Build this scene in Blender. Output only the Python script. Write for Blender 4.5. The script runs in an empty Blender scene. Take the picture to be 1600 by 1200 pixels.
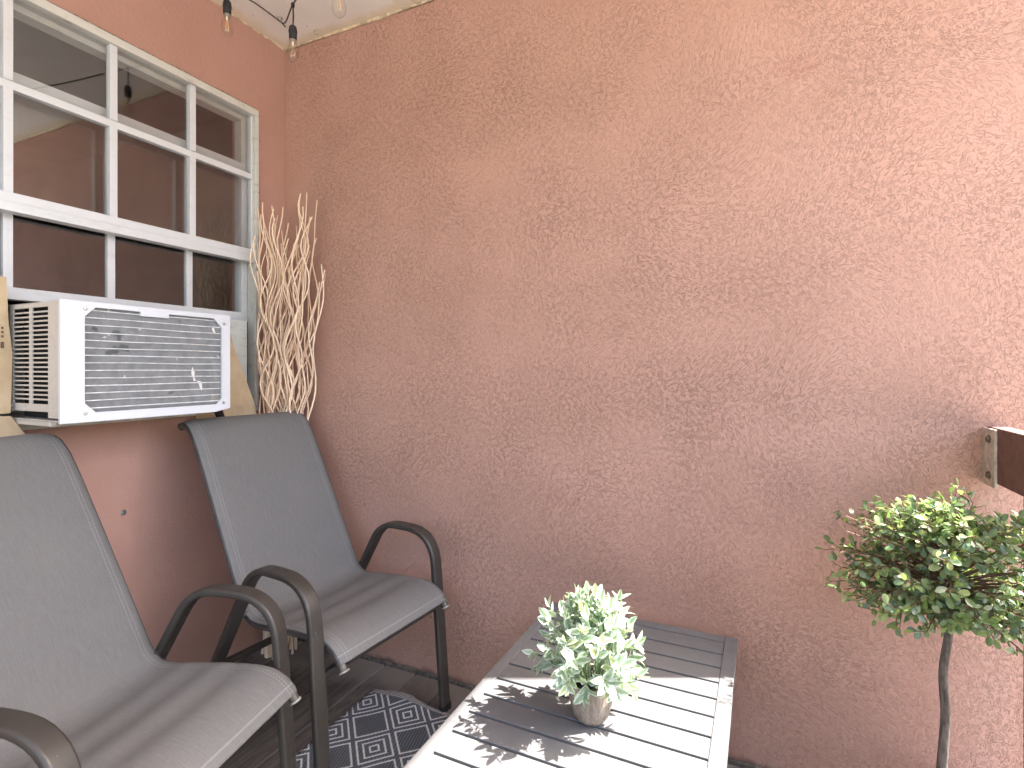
import bpy, bmesh, math, random
from mathutils import Vector, Matrix, Quaternion
R = math.radians
SC = bpy.context.scene
COL = SC.collection
rnd = random.Random(7)

# ------------------------------------------------------------------ node helpers
class NT:
    def __init__(s, name):
        s.m = bpy.data.materials.new(name); s.m.use_nodes = True
        s.t = s.m.node_tree; s.t.nodes.clear()
        s.out = s.t.nodes.new('ShaderNodeOutputMaterial')
    def n(s, typ, **kw):
        nd = s.t.nodes.new(typ)
        for k, v in kw.items(): setattr(nd, k, v)
        return nd
    def put(s, sock, v):
        if v is None: return
        if isinstance(v, bpy.types.NodeSocket): s.t.links.new(v, sock)
        else:
            if isinstance(v, (tuple, list)) and len(v) == 3 and sock.type == 'RGBA': v = (*v, 1)
            sock.default_value = v
    def math(s, op, a, b=None, c=None, clamp=False):
        nd = s.n('ShaderNodeMath', operation=op); nd.use_clamp = clamp
        s.put(nd.inputs[0], a)
        if b is not None: s.put(nd.inputs[1], b)
        if c is not None: s.put(nd.inputs[2], c)
        return nd.outputs[0]
    def obj(s): return s.n('ShaderNodeTexCoord').outputs['Object']
    def uv(s): return s.n('ShaderNodeTexCoord').outputs['UV']
    def sep(s, v):
        nd = s.n('ShaderNodeSeparateXYZ'); s.put(nd.inputs[0], v); return nd.outputs
    def mapping(s, v, scale=(1, 1, 1), rot=(0, 0, 0), loc=(0, 0, 0)):
        nd = s.n('ShaderNodeMapping'); s.put(nd.inputs[0], v)
        nd.inputs['Location'].default_value = loc; nd.inputs['Rotation'].default_value = rot; nd.inputs['Scale'].default_value = scale
        return nd.outputs[0]
    def noise(s, v, scale, detail=2, rough=.5, dist=0, color=False):
        nd = s.n('ShaderNodeTexNoise'); s.put(nd.inputs['Vector'], v)
        nd.inputs['Scale'].default_value = scale; nd.inputs['Detail'].default_value = detail
        nd.inputs['Roughness'].default_value = rough; nd.inputs['Distortion'].default_value = dist
        return nd.outputs['Color' if color else 'Fac']
    def vor(s, v, scale, feature='F1', rand=1):
        nd = s.n('ShaderNodeTexVoronoi', feature=feature); s.put(nd.inputs['Vector'], v)
        nd.inputs['Scale'].default_value = scale; nd.inputs['Randomness'].default_value = rand
        return nd.outputs['Distance']
    def ramp(s, f, lo, hi, a=0., b=1.):
        nd = s.n('ShaderNodeMapRange', interpolation_type='SMOOTHSTEP'); s.put(nd.inputs['Value'], f)
        nd.inputs['From Min'].default_value = lo; nd.inputs['From Max'].default_value = hi
        nd.inputs['To Min'].default_value = a; nd.inputs['To Max'].default_value = b
        return nd.outputs['Result']
    def mix(s, f, a, b, blend='MIX'):
        nd = s.n('ShaderNodeMix', data_type='RGBA', blend_type=blend)
        s.put(nd.inputs['Factor'], f); s.put(nd.inputs['A'] if False else nd.inputs[6], a); s.put(nd.inputs[7], b)
        return nd.outputs[2]
    def vadd(s, a, b, op='ADD'):
        nd = s.n('ShaderNodeVectorMath', operation=op); s.put(nd.inputs[0], a); s.put(nd.inputs[1], b); return nd.outputs[0]
    def bump(s, h, strength=1, dist=.002, normal=None):
        nd = s.n('ShaderNodeBump'); nd.inputs['Strength'].default_value = strength; nd.inputs['Distance'].default_value = dist
        s.put(nd.inputs['Height'], h); s.put(nd.inputs['Normal'], normal); return nd.outputs[0]
    def bsdf(s, color, rough=.8, metal=0., normal=None, spec=.5, **kw):
        nd = s.n('ShaderNodeBsdfPrincipled'); s.put(nd.inputs['Base Color'], color); s.put(nd.inputs['Roughness'], rough)
        s.put(nd.inputs['Metallic'], metal); s.put(nd.inputs['Normal'], normal); s.put(nd.inputs['Specular IOR Level'], spec)
        for k, v in kw.items(): s.put(nd.inputs[k], v)
        return nd.outputs[0]
    def end(s, sh): s.t.links.new(sh, s.out.inputs['Surface']); return s.m

def simple(name, col, rough=.6, metal=0., nscale=0, namp=.15, bump=0, bscale=200, spec=.5):
    t = NT(name); c = col; nrm = None
    o = t.obj()
    if nscale:
        f = t.noise(o, nscale, 4, .6)
        c = t.mix(t.ramp(f, .3, .7), tuple(x*(1-namp) for x in col), tuple(min(1, x*(1+namp)) for x in col))
    if bump: nrm = t.bump(t.noise(o, bscale, 2), 1, bump)
    return t.end(t.bsdf(c, rough, metal, nrm, spec))

def stucco(name, col, coarse):
    t = NT(name); o = t.obj()
    if coarse:
        warp = t.noise(o, 1.6, 1, color=True)
        wv = t.n('ShaderNodeVectorMath', operation='MULTIPLY_ADD'); t.put(wv.inputs[0], warp)
        wv.inputs[1].default_value = (.7, .7, .7); t.put(wv.inputs[2], o); p = wv.outputs[0]
        p1 = t.mapping(p, (1, 1, .55), (0, R(20), 0)); p2 = t.mapping(p, (.9, 1, .6), (0, R(-38), 0), (3, 1, 2)); p3 = t.mapping(p, (.6, 1, 1), (0, R(65), 0), (7, 1, 5))
        k = None
        for q, sc, ms in ((p1, 90, 66), (p2, 116, 74), (p3, 102, 70)):
            n1 = t.noise(q, sc, 1, .5, .5)
            cr = t.ramp(t.math('ABSOLUTE', t.math('SUBTRACT', n1, .5)), .004, .042, 1, 0)        # short trowel creases
            cr = t.math('MULTIPLY', cr, t.ramp(t.noise(t.vadd(o, (sc, 2, 8)), ms, 1), .44, .58))
            k = cr if k is None else t.math('MAXIMUM', k, cr)
        amp = t.ramp(t.noise(o, 3.2, 2), .3, .7, .55, 1)
        crease = t.math('MULTIPLY', k, amp)
        h = t.math('SUBTRACT', t.math('ADD', t.math('MULTIPLY', t.noise(o, 290, 2, .6), .9), t.math('MULTIPLY', t.noise(p1, 105, 2), .8)), crease)
        nrm = t.bump(h, 1.0, STUCCO_BUMP)
        crease = t.math('SUBTRACT', 1, crease)
    else:
        h = t.math('ADD', t.noise(o, 210, 3, .65), t.math('MULTIPLY', t.noise(o, 60, 2), .8))
        nrm = t.bump(h, .9, .0022); crease = t.ramp(t.noise(o, 230, 2), .25, .5)
    big = t.noise(o, 2.1, 4, .6)
    c = t.mix(t.ramp(big, .32, .68), tuple(x*.95 for x in col), (col[0]*1.04, col[1]*1.05, col[2]*1.06))
    st = t.noise(t.mapping(o, (3.2, 3.2, .35)), 2.2, 4, .6)
    c = t.mix(t.ramp(st, .52, .74, 0, .16), c, tuple(x*.84 for x in col))
    c = t.mix(t.ramp(t.noise(t.vadd(o, (9, 4, 1)), 5.5, 4, .65), .56, .74, 0, .22), c, (col[0]*1.06, col[1]*1.14, col[2]*1.18))
    c = t.mix(t.math('MULTIPLY', t.math('SUBTRACT', 1, crease), .12), c, (col[0]*.45, col[1]*.36, col[2]*.32))  # shade of the creases painted into the colour, on top of the bump
    if coarse:      # two old rubbed patches and a foot tinted dark brown
        x, y, z = t.sep(o)
        for px, pz, rr in ((2.09, 2.13, .09), (2.17, 2.02, .045), (2.02, 2.20, .03)):
            d = t.math('SQRT', t.math('ADD', t.math('POWER', t.math('SUBTRACT', x, px), 2), t.math('POWER', t.math('MULTIPLY', t.math('SUBTRACT', z, pz), 1.6), 2)))
            d = t.math('ADD', d, t.math('MULTIPLY', t.math('SUBTRACT', t.noise(o, 30, 3), .5), .09))
            c = t.mix(t.math('MULTIPLY', t.ramp(d, rr*.3, rr, 1, 0), .16), c, (col[0]*.72, col[1]*.5, col[2]*.42))
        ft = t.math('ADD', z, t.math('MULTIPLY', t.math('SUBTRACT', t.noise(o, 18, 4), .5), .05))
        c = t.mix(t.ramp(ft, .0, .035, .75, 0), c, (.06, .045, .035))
    return t.end(t.bsdf(c, .92, 0, nrm, .25))
STUCCO_BUMP = .0020

# ------------------------------------------------------------------ mesh helpers
class MB:
    def __init__(s): s.v = []; s.f = []; s.uv = {}; s.mi = {}
    def add(s, vs, fs, uvs=None):
        b = len(s.v); s.v += [tuple(v) for v in vs]
        for i, f in enumerate(fs):
            if uvs is not None: s.uv[len(s.f)] = [uvs[j] for j in f]
            s.f.append(tuple(b+j for j in f))
    def box(s, x0, x1, y0, y1, z0, z1):
        x0, x1 = sorted((x0, x1)); y0, y1 = sorted((y0, y1)); z0, z1 = sorted((z0, z1))
        s.add([(x0,y0,z0),(x1,y0,z0),(x1,y1,z0),(x0,y1,z0),(x0,y0,z1),(x1,y0,z1),(x1,y1,z1),(x0,y1,z1)],
              [(0,3,2,1),(4,5,6,7),(0,1,5,4),(1,2,6,5),(2,3,7,6),(3,0,4,7)])
        return s
    def sweep(s, path, prof, side=None, closed=False, caps=True):
        """prof: list of (a,b) cross-section offsets; a along `side`, b along the normal. side: fixed vector or None (parallel transport)."""
        P = [Vector(p) for p in path]; n = len(P); m = len(prof); rings = []
        ref = None
        for i in range(n):
            if closed: T = (P[(i+1) % n]-P[i-1]).normalized()
            else: T = (P[min(i+1, n-1)]-P[max(i-1, 0)]).normalized()
            if side is not None: S = Vector(side)
            else:
                if ref is None:
                    ref = Vector((0,0,1)) if abs(T.z) < .9 else Vector((1,0,0))
                S = ref
            S = (S - T*S.dot(T)).normalized(); ref = S; N = T.cross(S)
            if callable(prof[0]): raise TypeError
            rings.append((P[i], S, N))
        vs = []
        for i, (p, S, N) in enumerate(rings):
            for a, b in prof: vs.append(p+S*a+N*b)
        fs = []
        for i in range(n if closed else n-1):
            for j in range(m):
                k = (j+1) % m; i2 = (i+1) % n
                fs.append((i*m+j, i*m+k, i2*m+k, i2*m+j))
        if caps and not closed:
            fs.append(tuple(range(m))[::-1]); fs.append(tuple((n-1)*m+j for j in range(m)))
        s.add(vs, fs); return s
    def tube(s, path, r, seg=8, radii=None, **k):
        if radii is None: return s.sweep(path, circ(r, seg), **k)
        b = len(s.v); s.sweep(path, circ(1, seg), **k)
        for i, p in enumerate(path):
            p = Vector(p)
            for j in range(seg):
                q = Vector(s.v[b+i*seg+j]); s.v[b+i*seg+j] = tuple(p+(q-p)*radii[i])
        return s
    def lathe(s, prof, o=(0,0,0), seg=20, axis='z'):
        o = Vector(o); vs = []; fs = []; n = len(prof)
        for r, z in prof:
            for j in range(seg):
                a = 2*math.pi*j/seg
                p = (r*math.cos(a), r*math.sin(a), z)
                if axis == 'x': p = (p[2], p[0], p[1])
                if axis == 'y': p = (p[1], p[2], p[0])
                vs.append(o+Vector(p))
        for i in range(n-1):
            for j in range(seg):
                k = (j+1) % seg; fs.append((i*seg+j, i*seg+k, (i+1)*seg+k, (i+1)*seg+j))
        fs.append(tuple(range(seg))[::-1]); fs.append(tuple((n-1)*seg+j for j in range(seg)))
        s.add(vs, fs); return s
    def prism(s, pts, axis, a0, a1):
        """extrude a 2-D outline along x, y or z"""
        def P(u, w, a): return {'x': (a,u,w), 'y': (u,a,w), 'z': (u,w,a)}[axis]
        n = len(pts)
        s.add([P(u,w,a0) for u,w in pts]+[P(u,w,a1) for u,w in pts],
              [tuple(range(n))[::-1], tuple(range(n,2*n))]+[(i,(i+1)%n,n+(i+1)%n,n+i) for i in range(n)])
        return s
    def build(s, name, mat, parent=None, smooth=None, bevel=0, segs=2, loc=None, rotz=0, wn=False):
        me = bpy.data.meshes.new(name); me.from_pydata(s.v, [], s.f)
        if s.uv:
            ul = me.uv_layers.new(name='UVMap')
            for fi, uvs in s.uv.items():
                p = me.polygons[fi]
                for k, li in enumerate(p.loop_indices): ul.data[li].uv = uvs[k]
        bm = bmesh.new(); bm.from_mesh(me); bmesh.ops.recalc_face_normals(bm, faces=bm.faces); bm.to_mesh(me); bm.free()
        for m in (mat if isinstance(mat, (list, tuple)) else [mat]): me.materials.append(m)
        if smooth is not None:
            me.polygons.foreach_set('use_smooth', [True]*len(me.polygons))
            me.set_sharp_from_angle(angle=R(smooth))
        o = bpy.data.objects.new(name, me); COL.objects.link(o)
        if parent is not None: o.parent = parent
        if loc: o.location = loc
        if rotz: o.rotation_euler.z = rotz
        if wn:
            m_ = o.modifiers.new('normals', 'WEIGHTED_NORMAL'); m_.keep_sharp = True; m_.weight = 80
        if bevel:
            b = o.modifiers.new('bevel', 'BEVEL'); b.width = bevel; b.segments = segs; b.limit_method = 'ANGLE'; b.angle_limit = R(35)
        return o
def circ(r, seg): return [(r*math.cos(2*math.pi*j/seg), r*math.sin(2*math.pi*j/seg)) for j in range(seg)]
def rrect(w, h, r, k=3):
    pts = []
    for cx, cy, a0 in ((w/2-r, h/2-r, 0), (-w/2+r, h/2-r, 90), (-w/2+r, -h/2+r, 180), (w/2-r, -h/2+r, 270)):
        for i in range(k+1):
            a = R(a0+90*i/k); pts.append((cx+r*math.cos(a), cy+r*math.sin(a)))
    return pts
def catmull(P, sub=6):
    P = [Vector(p) for p in P]; out = []
    for i in range(len(P)-1):
        p0 = P[i-1] if i else P[0]*2-P[1]; p1, p2 = P[i], P[i+1]; p3 = P[i+2] if i+2 < len(P) else P[-1]*2-P[-2]
        for k in range(sub):
            t = k/sub
            out.append(.5*((2*p1)+(p2-p0)*t+(2*p0-5*p1+4*p2-p3)*t*t+(3*p1-p0-3*p2+p3)*t**3))
    out.append(P[-1]); return out
def rounded(pts, rad, k=7):
    """polyline with its inner corners rounded"""
    P = [Vector(p) for p in pts]; out = [P[0]]
    for i in range(1, len(P)-1):
        a = (P[i-1]-P[i]).normalized(); b = (P[i+1]-P[i]).normalized(); r = rad[i-1]
        s, e = P[i]+a*r, P[i]+b*r
        for j in range(k+1):
            t = j/k; out.append(s*(1-t)**2+P[i]*2*t*(1-t)+e*t*t)
    out.append(P[-1]); return out
def tag(o, label, cat, group=None, kind=None):
    if label: o['label'] = label
    if cat: o['category'] = cat
    if group: o['group'] = group
    if kind: o['kind'] = kind
    return o
def thing(name, label, cat, loc=(0,0,0), rotz=0, group=None):
    o = bpy.data.objects.new(name, None); COL.objects.link(o); o.location = loc; o.rotation_euler = (0,0,rotz)
    o.empty_display_size = .05
    return tag(o, label, cat, group)
def copy_tree(o, parent=None):
    c = o.copy(); COL.objects.link(c)
    if parent is not None: c.parent = parent
    for ch in list(o.children): copy_tree(ch, c)
    return c

# ------------------------------------------------------------------ materials
WALL = (.458, .266, .205)
M = {}
M['stucco_long'] = stucco('stucco_coarse', WALL, True)
M['stucco_side'] = stucco('stucco_fine', (.435, .246, .192), False)
def ceiling_mat():
    t = NT('ceiling_paint'); o = t.obj(); x, y, z = t.sep(o)
    n = t.noise(o, 45, 3); c = t.mix(t.ramp(t.noise(o, 3, 4), .3, .7), (.64, .60, .55), (.70, .67, .62))
    d = t.math('MINIMUM', x, t.math('MULTIPLY', y, -1))
    d = t.math('ADD', d, t.math('MULTIPLY', t.math('SUBTRACT', t.noise(o, 14, 3), .5), .09))
    c = t.mix(t.ramp(d, .015, .07, .75, 0), c, (.60, .50, .34))
    pk = t.ramp(t.noise(t.vadd(o, (2, 3, 0)), 22, 3, .6, 1.2), .66, .70)
    near = t.ramp(t.math('ADD', x, t.math('MULTIPLY', y, -1)), .15, .7, 1, 0)
    c = t.mix(t.math('MULTIPLY', t.math('MULTIPLY', pk, near), .55), c, (.22, .19, .16))
    h = t.math('ADD', t.noise(o, 120, 2), t.math('MULTIPLY', t.math('MULTIPLY', pk, near), -2))
    return t.end(t.bsdf(c, .85, 0, t.bump(h, .6, .0015), .3))
M['ceiling'] = ceiling_mat()
def deck_mat():
    t = NT('deck_stain'); o = t.obj()
    st = t.noise(t.mapping(o, (34, 2.2, 34)), 1.6, 4, .65)
    w = t.noise(o, 6, 4, .65)
    c = t.mix(t.ramp(st, .3, .72), (.045, .038, .034), (.125, .108, .095))
    x, y, z = t.sep(o)
    worn = t.math('ADD', t.ramp(y, -.42, -.05), t.math('MULTIPLY', t.math('SUBTRACT', w, .5), 1.6))
    c = t.mix(t.ramp(worn, .35, 1.1, 0, .75), c, (.25, .22, .19))
    c = t.mix(t.ramp(t.noise(o, 48, 3, .7), .62, .74, 0, .6), c, (.20, .18, .155))
    br = t.n('ShaderNodeNewGeometry').outputs['Random Per Island']
    c = t.mix(t.math('MULTIPLY', br, .3), c, (.03, .024, .02))
    return t.end(t.bsdf(c, t.ramp(w, .3, .7, .5, .8), 0, t.bump(st, .7, .0012), .4))
M['deck'] = deck_mat()
M['trim_dark'] = simple('weathered_trim', (.10, .085, .072), .8, nscale=60, namp=.5, bump=.002, bscale=90)
def white_metal(name, col, dirt, amt):
    t = NT(name); o = t.obj()
    f = t.ramp(t.noise(t.mapping(o, (1, .35, 1)), 38, 5, .7), .5, .75)
    c = t.mix(t.math('MULTIPLY', f, amt), col, dirt)
    return t.end(t.bsdf(c, t.ramp(t.noise(o, 20, 3), .3, .7, .32, .5), 0, t.bump(t.noise(o, 300, 2), .25, .0006), .5))
M['win_white'] = white_metal('window_enamel', (.60, .605, .62), (.42, .40, .36), .35)
M['win_old'] = white_metal('window_enamel_weathered', (.56, .545, .50), (.25, .22, .18), .6)
M['ac_white'] = white_metal('appliance_white', (.60, .61, .645), (.42, .40, .37), .18)
M['ac_side'] = white_metal('appliance_side_beige', (.50, .465, .42), (.36, .32, .28), .5)
M['sealant'] = simple('old_sealant', (.26, .20, .16), .85, nscale=90, namp=.6)
M['caulk'] = simple('cream_caulk', (.50, .41, .28), .8, nscale=40, namp=.35, bump=.002, bscale=150)
M['black'] = simple('black_rubber', (.012, .012, .013), .55, nscale=30, namp=.3)
M['dark_void'] = simple('dark_inside', (.01, .01, .01), .9)
def glass_mat(name, base, k, tint):
    t = NT(name); lw = t.n('ShaderNodeLayerWeight'); lw.inputs['Blend'].default_value = .5
    f = t.math('ADD', base, t.math('MULTIPLY', t.math('POWER', lw.outputs['Facing'], 4), k))
    o = t.obj()
    dirt = t.ramp(t.noise(o, 55, 4, .7), .60, .9, 0, .06)
    gl = t.n('ShaderNodeBsdfGlossy'); gl.inputs['Roughness'].default_value = .012; gl.inputs['Color'].default_value = (.96, .97, 1, 1)
    t.put(gl.inputs['Normal'], t.bump(t.noise(o, 2.2, 1), .25, .004))
    tr = t.n('ShaderNodeBsdfTransparent'); tr.inputs['Color'].default_value = (*tint, 1)
    df = t.n('ShaderNodeBsdfDiffuse'); df.inputs['Color'].default_value = (.5, .48, .45, 1)
    m1 = t.n('ShaderNodeMixShader'); t.put(m1.inputs[0], f); t.put(m1.inputs[1], tr.outputs[0]); t.put(m1.inputs[2], gl.outputs[0])
    m2 = t.n('ShaderNodeMixShader'); t.put(m2.inputs[0], dirt); t.put(m2.inputs[1], m1.outputs[0]); t.put(m2.inputs[2], df.outputs[0])
    return t.end(m2.outputs[0])
M['glass'] = glass_mat('window_glass', .105, .6, (.95, .96, .96))
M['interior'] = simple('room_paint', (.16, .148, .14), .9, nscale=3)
def screen_mat():
    t = NT('insect_screen'); o = t.obj()
    tr = t.n('ShaderNodeBsdfTransparent'); df = t.n('ShaderNodeBsdfDiffuse'); df.inputs['Color'].default_value = (.05, .05, .05, 1)
    m = t.n('ShaderNodeMixShader'); m.inputs[0].default_value = .5; t.put(m.inputs[1], tr.outputs[0]); t.put(m.inputs[2], df.outputs[0])
    return t.end(m.outputs[0])
def cardboard_mat():
    t = NT('cardboard'); o = t.obj()
    fl = t.n('ShaderNodeTexWave', wave_type='BANDS', bands_direction='Z'); t.put(fl.inputs['Vector'], o)
    fl.inputs['Scale'].default_value = 55; fl.inputs['Distortion'].default_value = .4
    c = t.mix(t.ramp(t.noise(o, 14, 4), .3, .7), (.44, .325, .20), (.52, .395, .26))
    return t.end(t.bsdf(c, .88, 0, t.bump(t.math('ADD', fl.outputs['Fac'], t.noise(o, 60, 3)), .25, .001), .2))
M['card'] = cardboard_mat()
M['card_print'] = simple('cardboard_ink', (.12, .07, .045), .85)
def coil_mat():
    t = NT('condenser_fins'); o = t.obj()
    fin = t.n('ShaderNodeTexWave', wave_type='BANDS', bands_direction='Y'); t.put(fin.inputs['Vector'], o); fin.inputs['Scale'].default_value = 120
    fin.inputs['Distortion'].default_value = .8; fin.inputs['Detail'].default_value = 2
    rows = t.n('ShaderNodeTexWave', wave_type='BANDS', bands_direction='Z'); t.put(rows.inputs['Vector'], o); rows.inputs['Scale'].default_value = 14
    c = t.mix(t.ramp(t.noise(o, 26, 5, .65), .3, .75), (.21, .21, .215), (.32, .32, .325))
    c = t.mix(t.math('MULTIPLY', fin.outputs['Fac'], .35), c, (.07, .07, .075))
    bent = t.ramp(t.noise(t.mapping(o, (1, 1, .55)), 26, 2, .5, .6), .675, .72)
    c = t.mix(bent, c, (.82, .80, .77))
    dark = t.ramp(t.noise(t.vadd(o, (4, 1, 7)), 17, 2), .68, .74, 0, .7)
    c = t.mix(dark, c, (.05, .05, .05))
    return t.end(t.bsdf(c, .45, .45, t.bump(t.math('ADD', fin.outputs['Fac'], t.math('MULTIPLY', bent, 3)), .6, .0015), .5))
M['coil'] = coil_mat()
M['wire'] = simple('grille_wire', (.74, .74, .75), .4, .1, nscale=40, namp=.2)
def tan_wood():
    t = NT('peeled_willow'); o = t.obj()
    r = t.n('ShaderNodeObjectInfo').outputs['Random']
    c = t.mix(r, (.72, .53, .375), (.83, .65, .485))
    c = t.mix(t.ramp(t.noise(t.mapping(o, (1, 1, .4)), 45, 3), .45, .75, 0, .4), c, (.42, .26, .15))
    return t.end(t.bsdf(c, .65, 0, None, .3))
M['willow'] = tan_wood()
def sling_mat():
    t = NT('sling_mesh_fabric'); u = t.uv(); x, y, z = t.sep(u)
    wv = t.noise(t.mapping(u, (420, 22, 1)), 1, 2, .6)
    we = t.noise(t.mapping(u, (60, 420, 1)), 1, 2, .6)
    f = t.math('ADD', t.math('MULTIPLY', wv, .6), t.math('MULTIPLY', we, .4))
    c = t.mix(t.ramp(f, .34, .66), (.122, .118, .115), (.150, .145, .140))
    c = t.mix(t.ramp(t.noise(u, 3.5, 4), .35, .75, 0, .35), c, (.165, .152, .14))
    ax = t.math('ABSOLUTE', x)
    for cx in (.207, .217):
        d = t.math('ABSOLUTE', t.math('SUBTRACT', ax, cx))
        dash = t.ramp(t.math('SINE', t.math('MULTIPLY', y, 900)), -.4, .1)
        c = t.mix(t.math('MULTIPLY', t.math('MULTIPLY', t.ramp(d, .0008, .0022, 1, 0), dash), .3), c, (.38, .38, .39))
    for cy in (.036, 1.15):
        d = t.math('ABSOLUTE', t.math('SUBTRACT', y, cy))
        c = t.mix(t.ramp(d, .001, .0028, .25, 0), c, (.36, .36, .37))
    h = t.math('ADD', t.math('SINE', t.math('MULTIPLY', x, 2400)), t.math('SINE', t.math('MULTIPLY', y, 2400)))
    return t.end(t.bsdf(c, .72, 0, t.bump(t.math('ADD', f, t.math('MULTIPLY', h, .15)), .5, .0010), .3))
M['sling'] = sling_mat()
def powder(name, col, rough=.38, metal=.35):
    t = NT(name); o = t.obj()
    c = t.mix(t.ramp(t.noise(o, 9, 5, .6), .35, .75), col, tuple(x*1.25 for x in col))
    sc = t.ramp(t.noise(t.mapping(o, (1, 1, .3)), 70, 3, .7), .70, .74, 0, .5)
    c = t.mix(sc, c, (.30, .28, .25))
    return t.end(t.bsdf(c, t.ramp(t.noise(o, 30, 3), .3, .7, rough, rough+.14), metal, t.bump(t.noise(o, 420, 2), .2, .0006), .5))
M['arm'] = powder('chair_frame_coat', (.052, .045, .039))
M['rail'] = powder('chair_rail_coat', (.085, .073, .061))
M['rail_dark'] = simple('rail_edge_dark', (.03, .028, .03), .45, nscale=20, namp=.3)
M['cap'] = simple('grey_plastic_cap', (.26, .245, .22), .5, nscale=40, namp=.2)
def table_mat():
    t = NT('table_powder_coat'); o = t.obj()
    c = t.mix(t.ramp(t.noise(o, 8, 5, .6), .3, .75), (.122, .122, .125), (.140, .139, .141))
    c = t.mix(t.ramp(t.noise(o, 36, 3, .6), .64, .74, 0, .35), c, (.19, .185, .18))
    return t.end(t.bsdf(c, t.ramp(t.noise(o, 22, 4), .3, .7, .42, .6), 0, t.bump(t.noise(o, 380, 2), .2, .0006), .4))
M['table'] = table_mat()
def rug_mat():
    t = NT('woven_rug'); o = t.obj(); x, y, z = t.sep(o)
    jit = t.math('MULTIPLY', t.math('SUBTRACT', t.noise(o, 330, 1), .5), .007)
    s = t.math('ADD', t.math('ADD', x, y), jit); q = t.math('ADD', t.math('SUBTRACT', x, y), jit)
    P = .178
    def cell(v, off):
        w = t.math('DIVIDE', t.math('SUBTRACT', v, off), P)
        fl = t.math('FLOOR', w); fr = t.math('SUBTRACT', w, fl)            # 0..1, lines at 0
        return t.math('MULTIPLY', t.math('ABSOLUTE', t.math('SUBTRACT', fr, .5)), P), fl    # distance from cell centre
    a, ia = cell(s, RUG_S); b, ib = cell(q, RUG_T); m = t.math('MAXIMUM', a, b)
    par = t.math('ABSOLUTE', t.math('MODULO', t.math('ADD', ia, ib), 2))
    def line(v, c, w): return t.ramp(t.math('ABSOLUTE', t.math('SUBTRACT', v, c)), w*.55, w, 1, 0)
    L = line(m, P/2-.014, .0056)
    L = t.math('MAXIMUM', L, t.math('MULTIPLY', par, t.math('MAXIMUM', line(m, .047, .0056), line(m, .019, .0056))))
    st = t.math('SINE', t.math('MULTIPLY', t.math('ADD', x, t.math('MULTIPLY', y, .25)), 620))
    base = t.mix(t.ramp(st, -.6, .6), (.045, .056, .078), (.115, .122, .132))
    base = t.mix(t.ramp(t.noise(o, 7, 3), .35, .7, 0, .5), base, (.075, .072, .07))
    ed = t.math('MAXIMUM', t.ramp(y, RUG_Y-.022, RUG_Y-.017), t.ramp(x, RUG_X+.008, RUG_X+.004))
    c = t.mix(t.math('MULTIPLY', L, .9), base, (.52, .53, .54))
    c = t.mix(ed, c, t.mix(t.ramp(t.math('SINE', t.math('MULTIPLY', y, 900)), -.2, .2), (.12, .11, .10), (.36, .34, .33)))
    return t.end(t.bsdf(c, .9, 0, t.bump(t.math('ADD', st, t.noise(o, 500, 2)), .6, .0012), .2))
RUG_S, RUG_T, RUG_X, RUG_Y = .349, 1.02, .648, -.172
M['rug'] = rug_mat()
def pot_mat():
    t = NT('carved_grey_pot'); o = t.obj()
    g = t.noise(t.mapping(o, (70, 70, 9)), 1.4, 4, .65, .6)
    c = t.mix(t.ramp(g, .32, .68), (.17, .135, .105), (.34, .285, .235))
    return t.end(t.bsdf(c, .75, 0, t.bump(g, .9, .0025), .3))
M['pot'] = pot_mat()
M['soil'] = simple('dark_moss', (.03, .028, .018), .95, nscale=60, namp=.4, bump=.004, bscale=80)
def leaf_mat(name, stops, edge=None, rough=.42, trans=.3):
    t = NT(name); u = t.uv(); x, y, z = t.sep(u)
    r = t.n('ShaderNodeNewGeometry').outputs['Random Per Island']
    cr = t.n('ShaderNodeValToRGB'); t.put(cr.inputs[0], r)
    el = cr.color_ramp.elements
    while len(el) < len(stops): el.new(.5)
    for e, (p, col) in zip(el, stops): e.position = p; e.color = (*col, 1)
    c = cr.outputs[0]
    if edge:
        f = t.math('ADD', t.math('ABSOLUTE', x), t.math('MULTIPLY', t.math('SUBTRACT', t.noise(t.mapping(u, (3, 4, 1)), 3, 3), .5), .9))
        c = t.mix(t.ramp(f, .3, .75, .12, .85), c, edge)
    rib = t.ramp(t.math('ABSOLUTE', x), .0, .12, .35, 0)
    c = t.mix(rib, c, (.30, .36, .16))
    b1 = t.bsdf(c, rough, 0, None, .9)
    tr = t.n('ShaderNodeBsdfTranslucent'); t.put(tr.inputs['Color'], t.mix(.4, c, (.30, .42, .05), 'MIX'))
    m = t.n('ShaderNodeMixShader'); m.inputs[0].default_value = trans; t.put(m.inputs[1], b1); t.put(m.inputs[2], tr.outputs[0])
    return t.end(m.outputs[0])
M['leaf_tree'] = leaf_mat('topiary_leaves', ((0, (.075, .135, .065)), (.28, (.13, .21, .08)), (.5, (.10, .175, .135)), (.78, (.24, .32, .10)), (1, (.46, .50, .32))), None, .25, .42)
M['leaf_pale'] = leaf_mat('variegated_leaves', ((0, (.10, .20, .09)), (.4, (.17, .27, .15)), (.75, (.22, .32, .20)), (.93, (.30, .36, .10)), (1, (.36, .38, .12))), (.60, .66, .61), .45, .28)
M['stem_pale'] = simple('pale_stem', (.26, .34, .18), .6, nscale=30)
def bark_mat():
    t = NT('dark_bark'); o = t.obj(); g = t.noise(t.mapping(o, (60, 60, 12)), 1.5, 4, .7)
    c = t.mix(t.ramp(g, .3, .7), (.06, .048, .042), (.21, .175, .15))
    return t.end(t.bsdf(c, .85, 0, t.bump(g, 1, .003), .3))
M['bark'] = bark_mat()
M['twig_brown'] = simple('brown_twig', (.13, .07, .04), .75, nscale=50, namp=.3)
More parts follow.
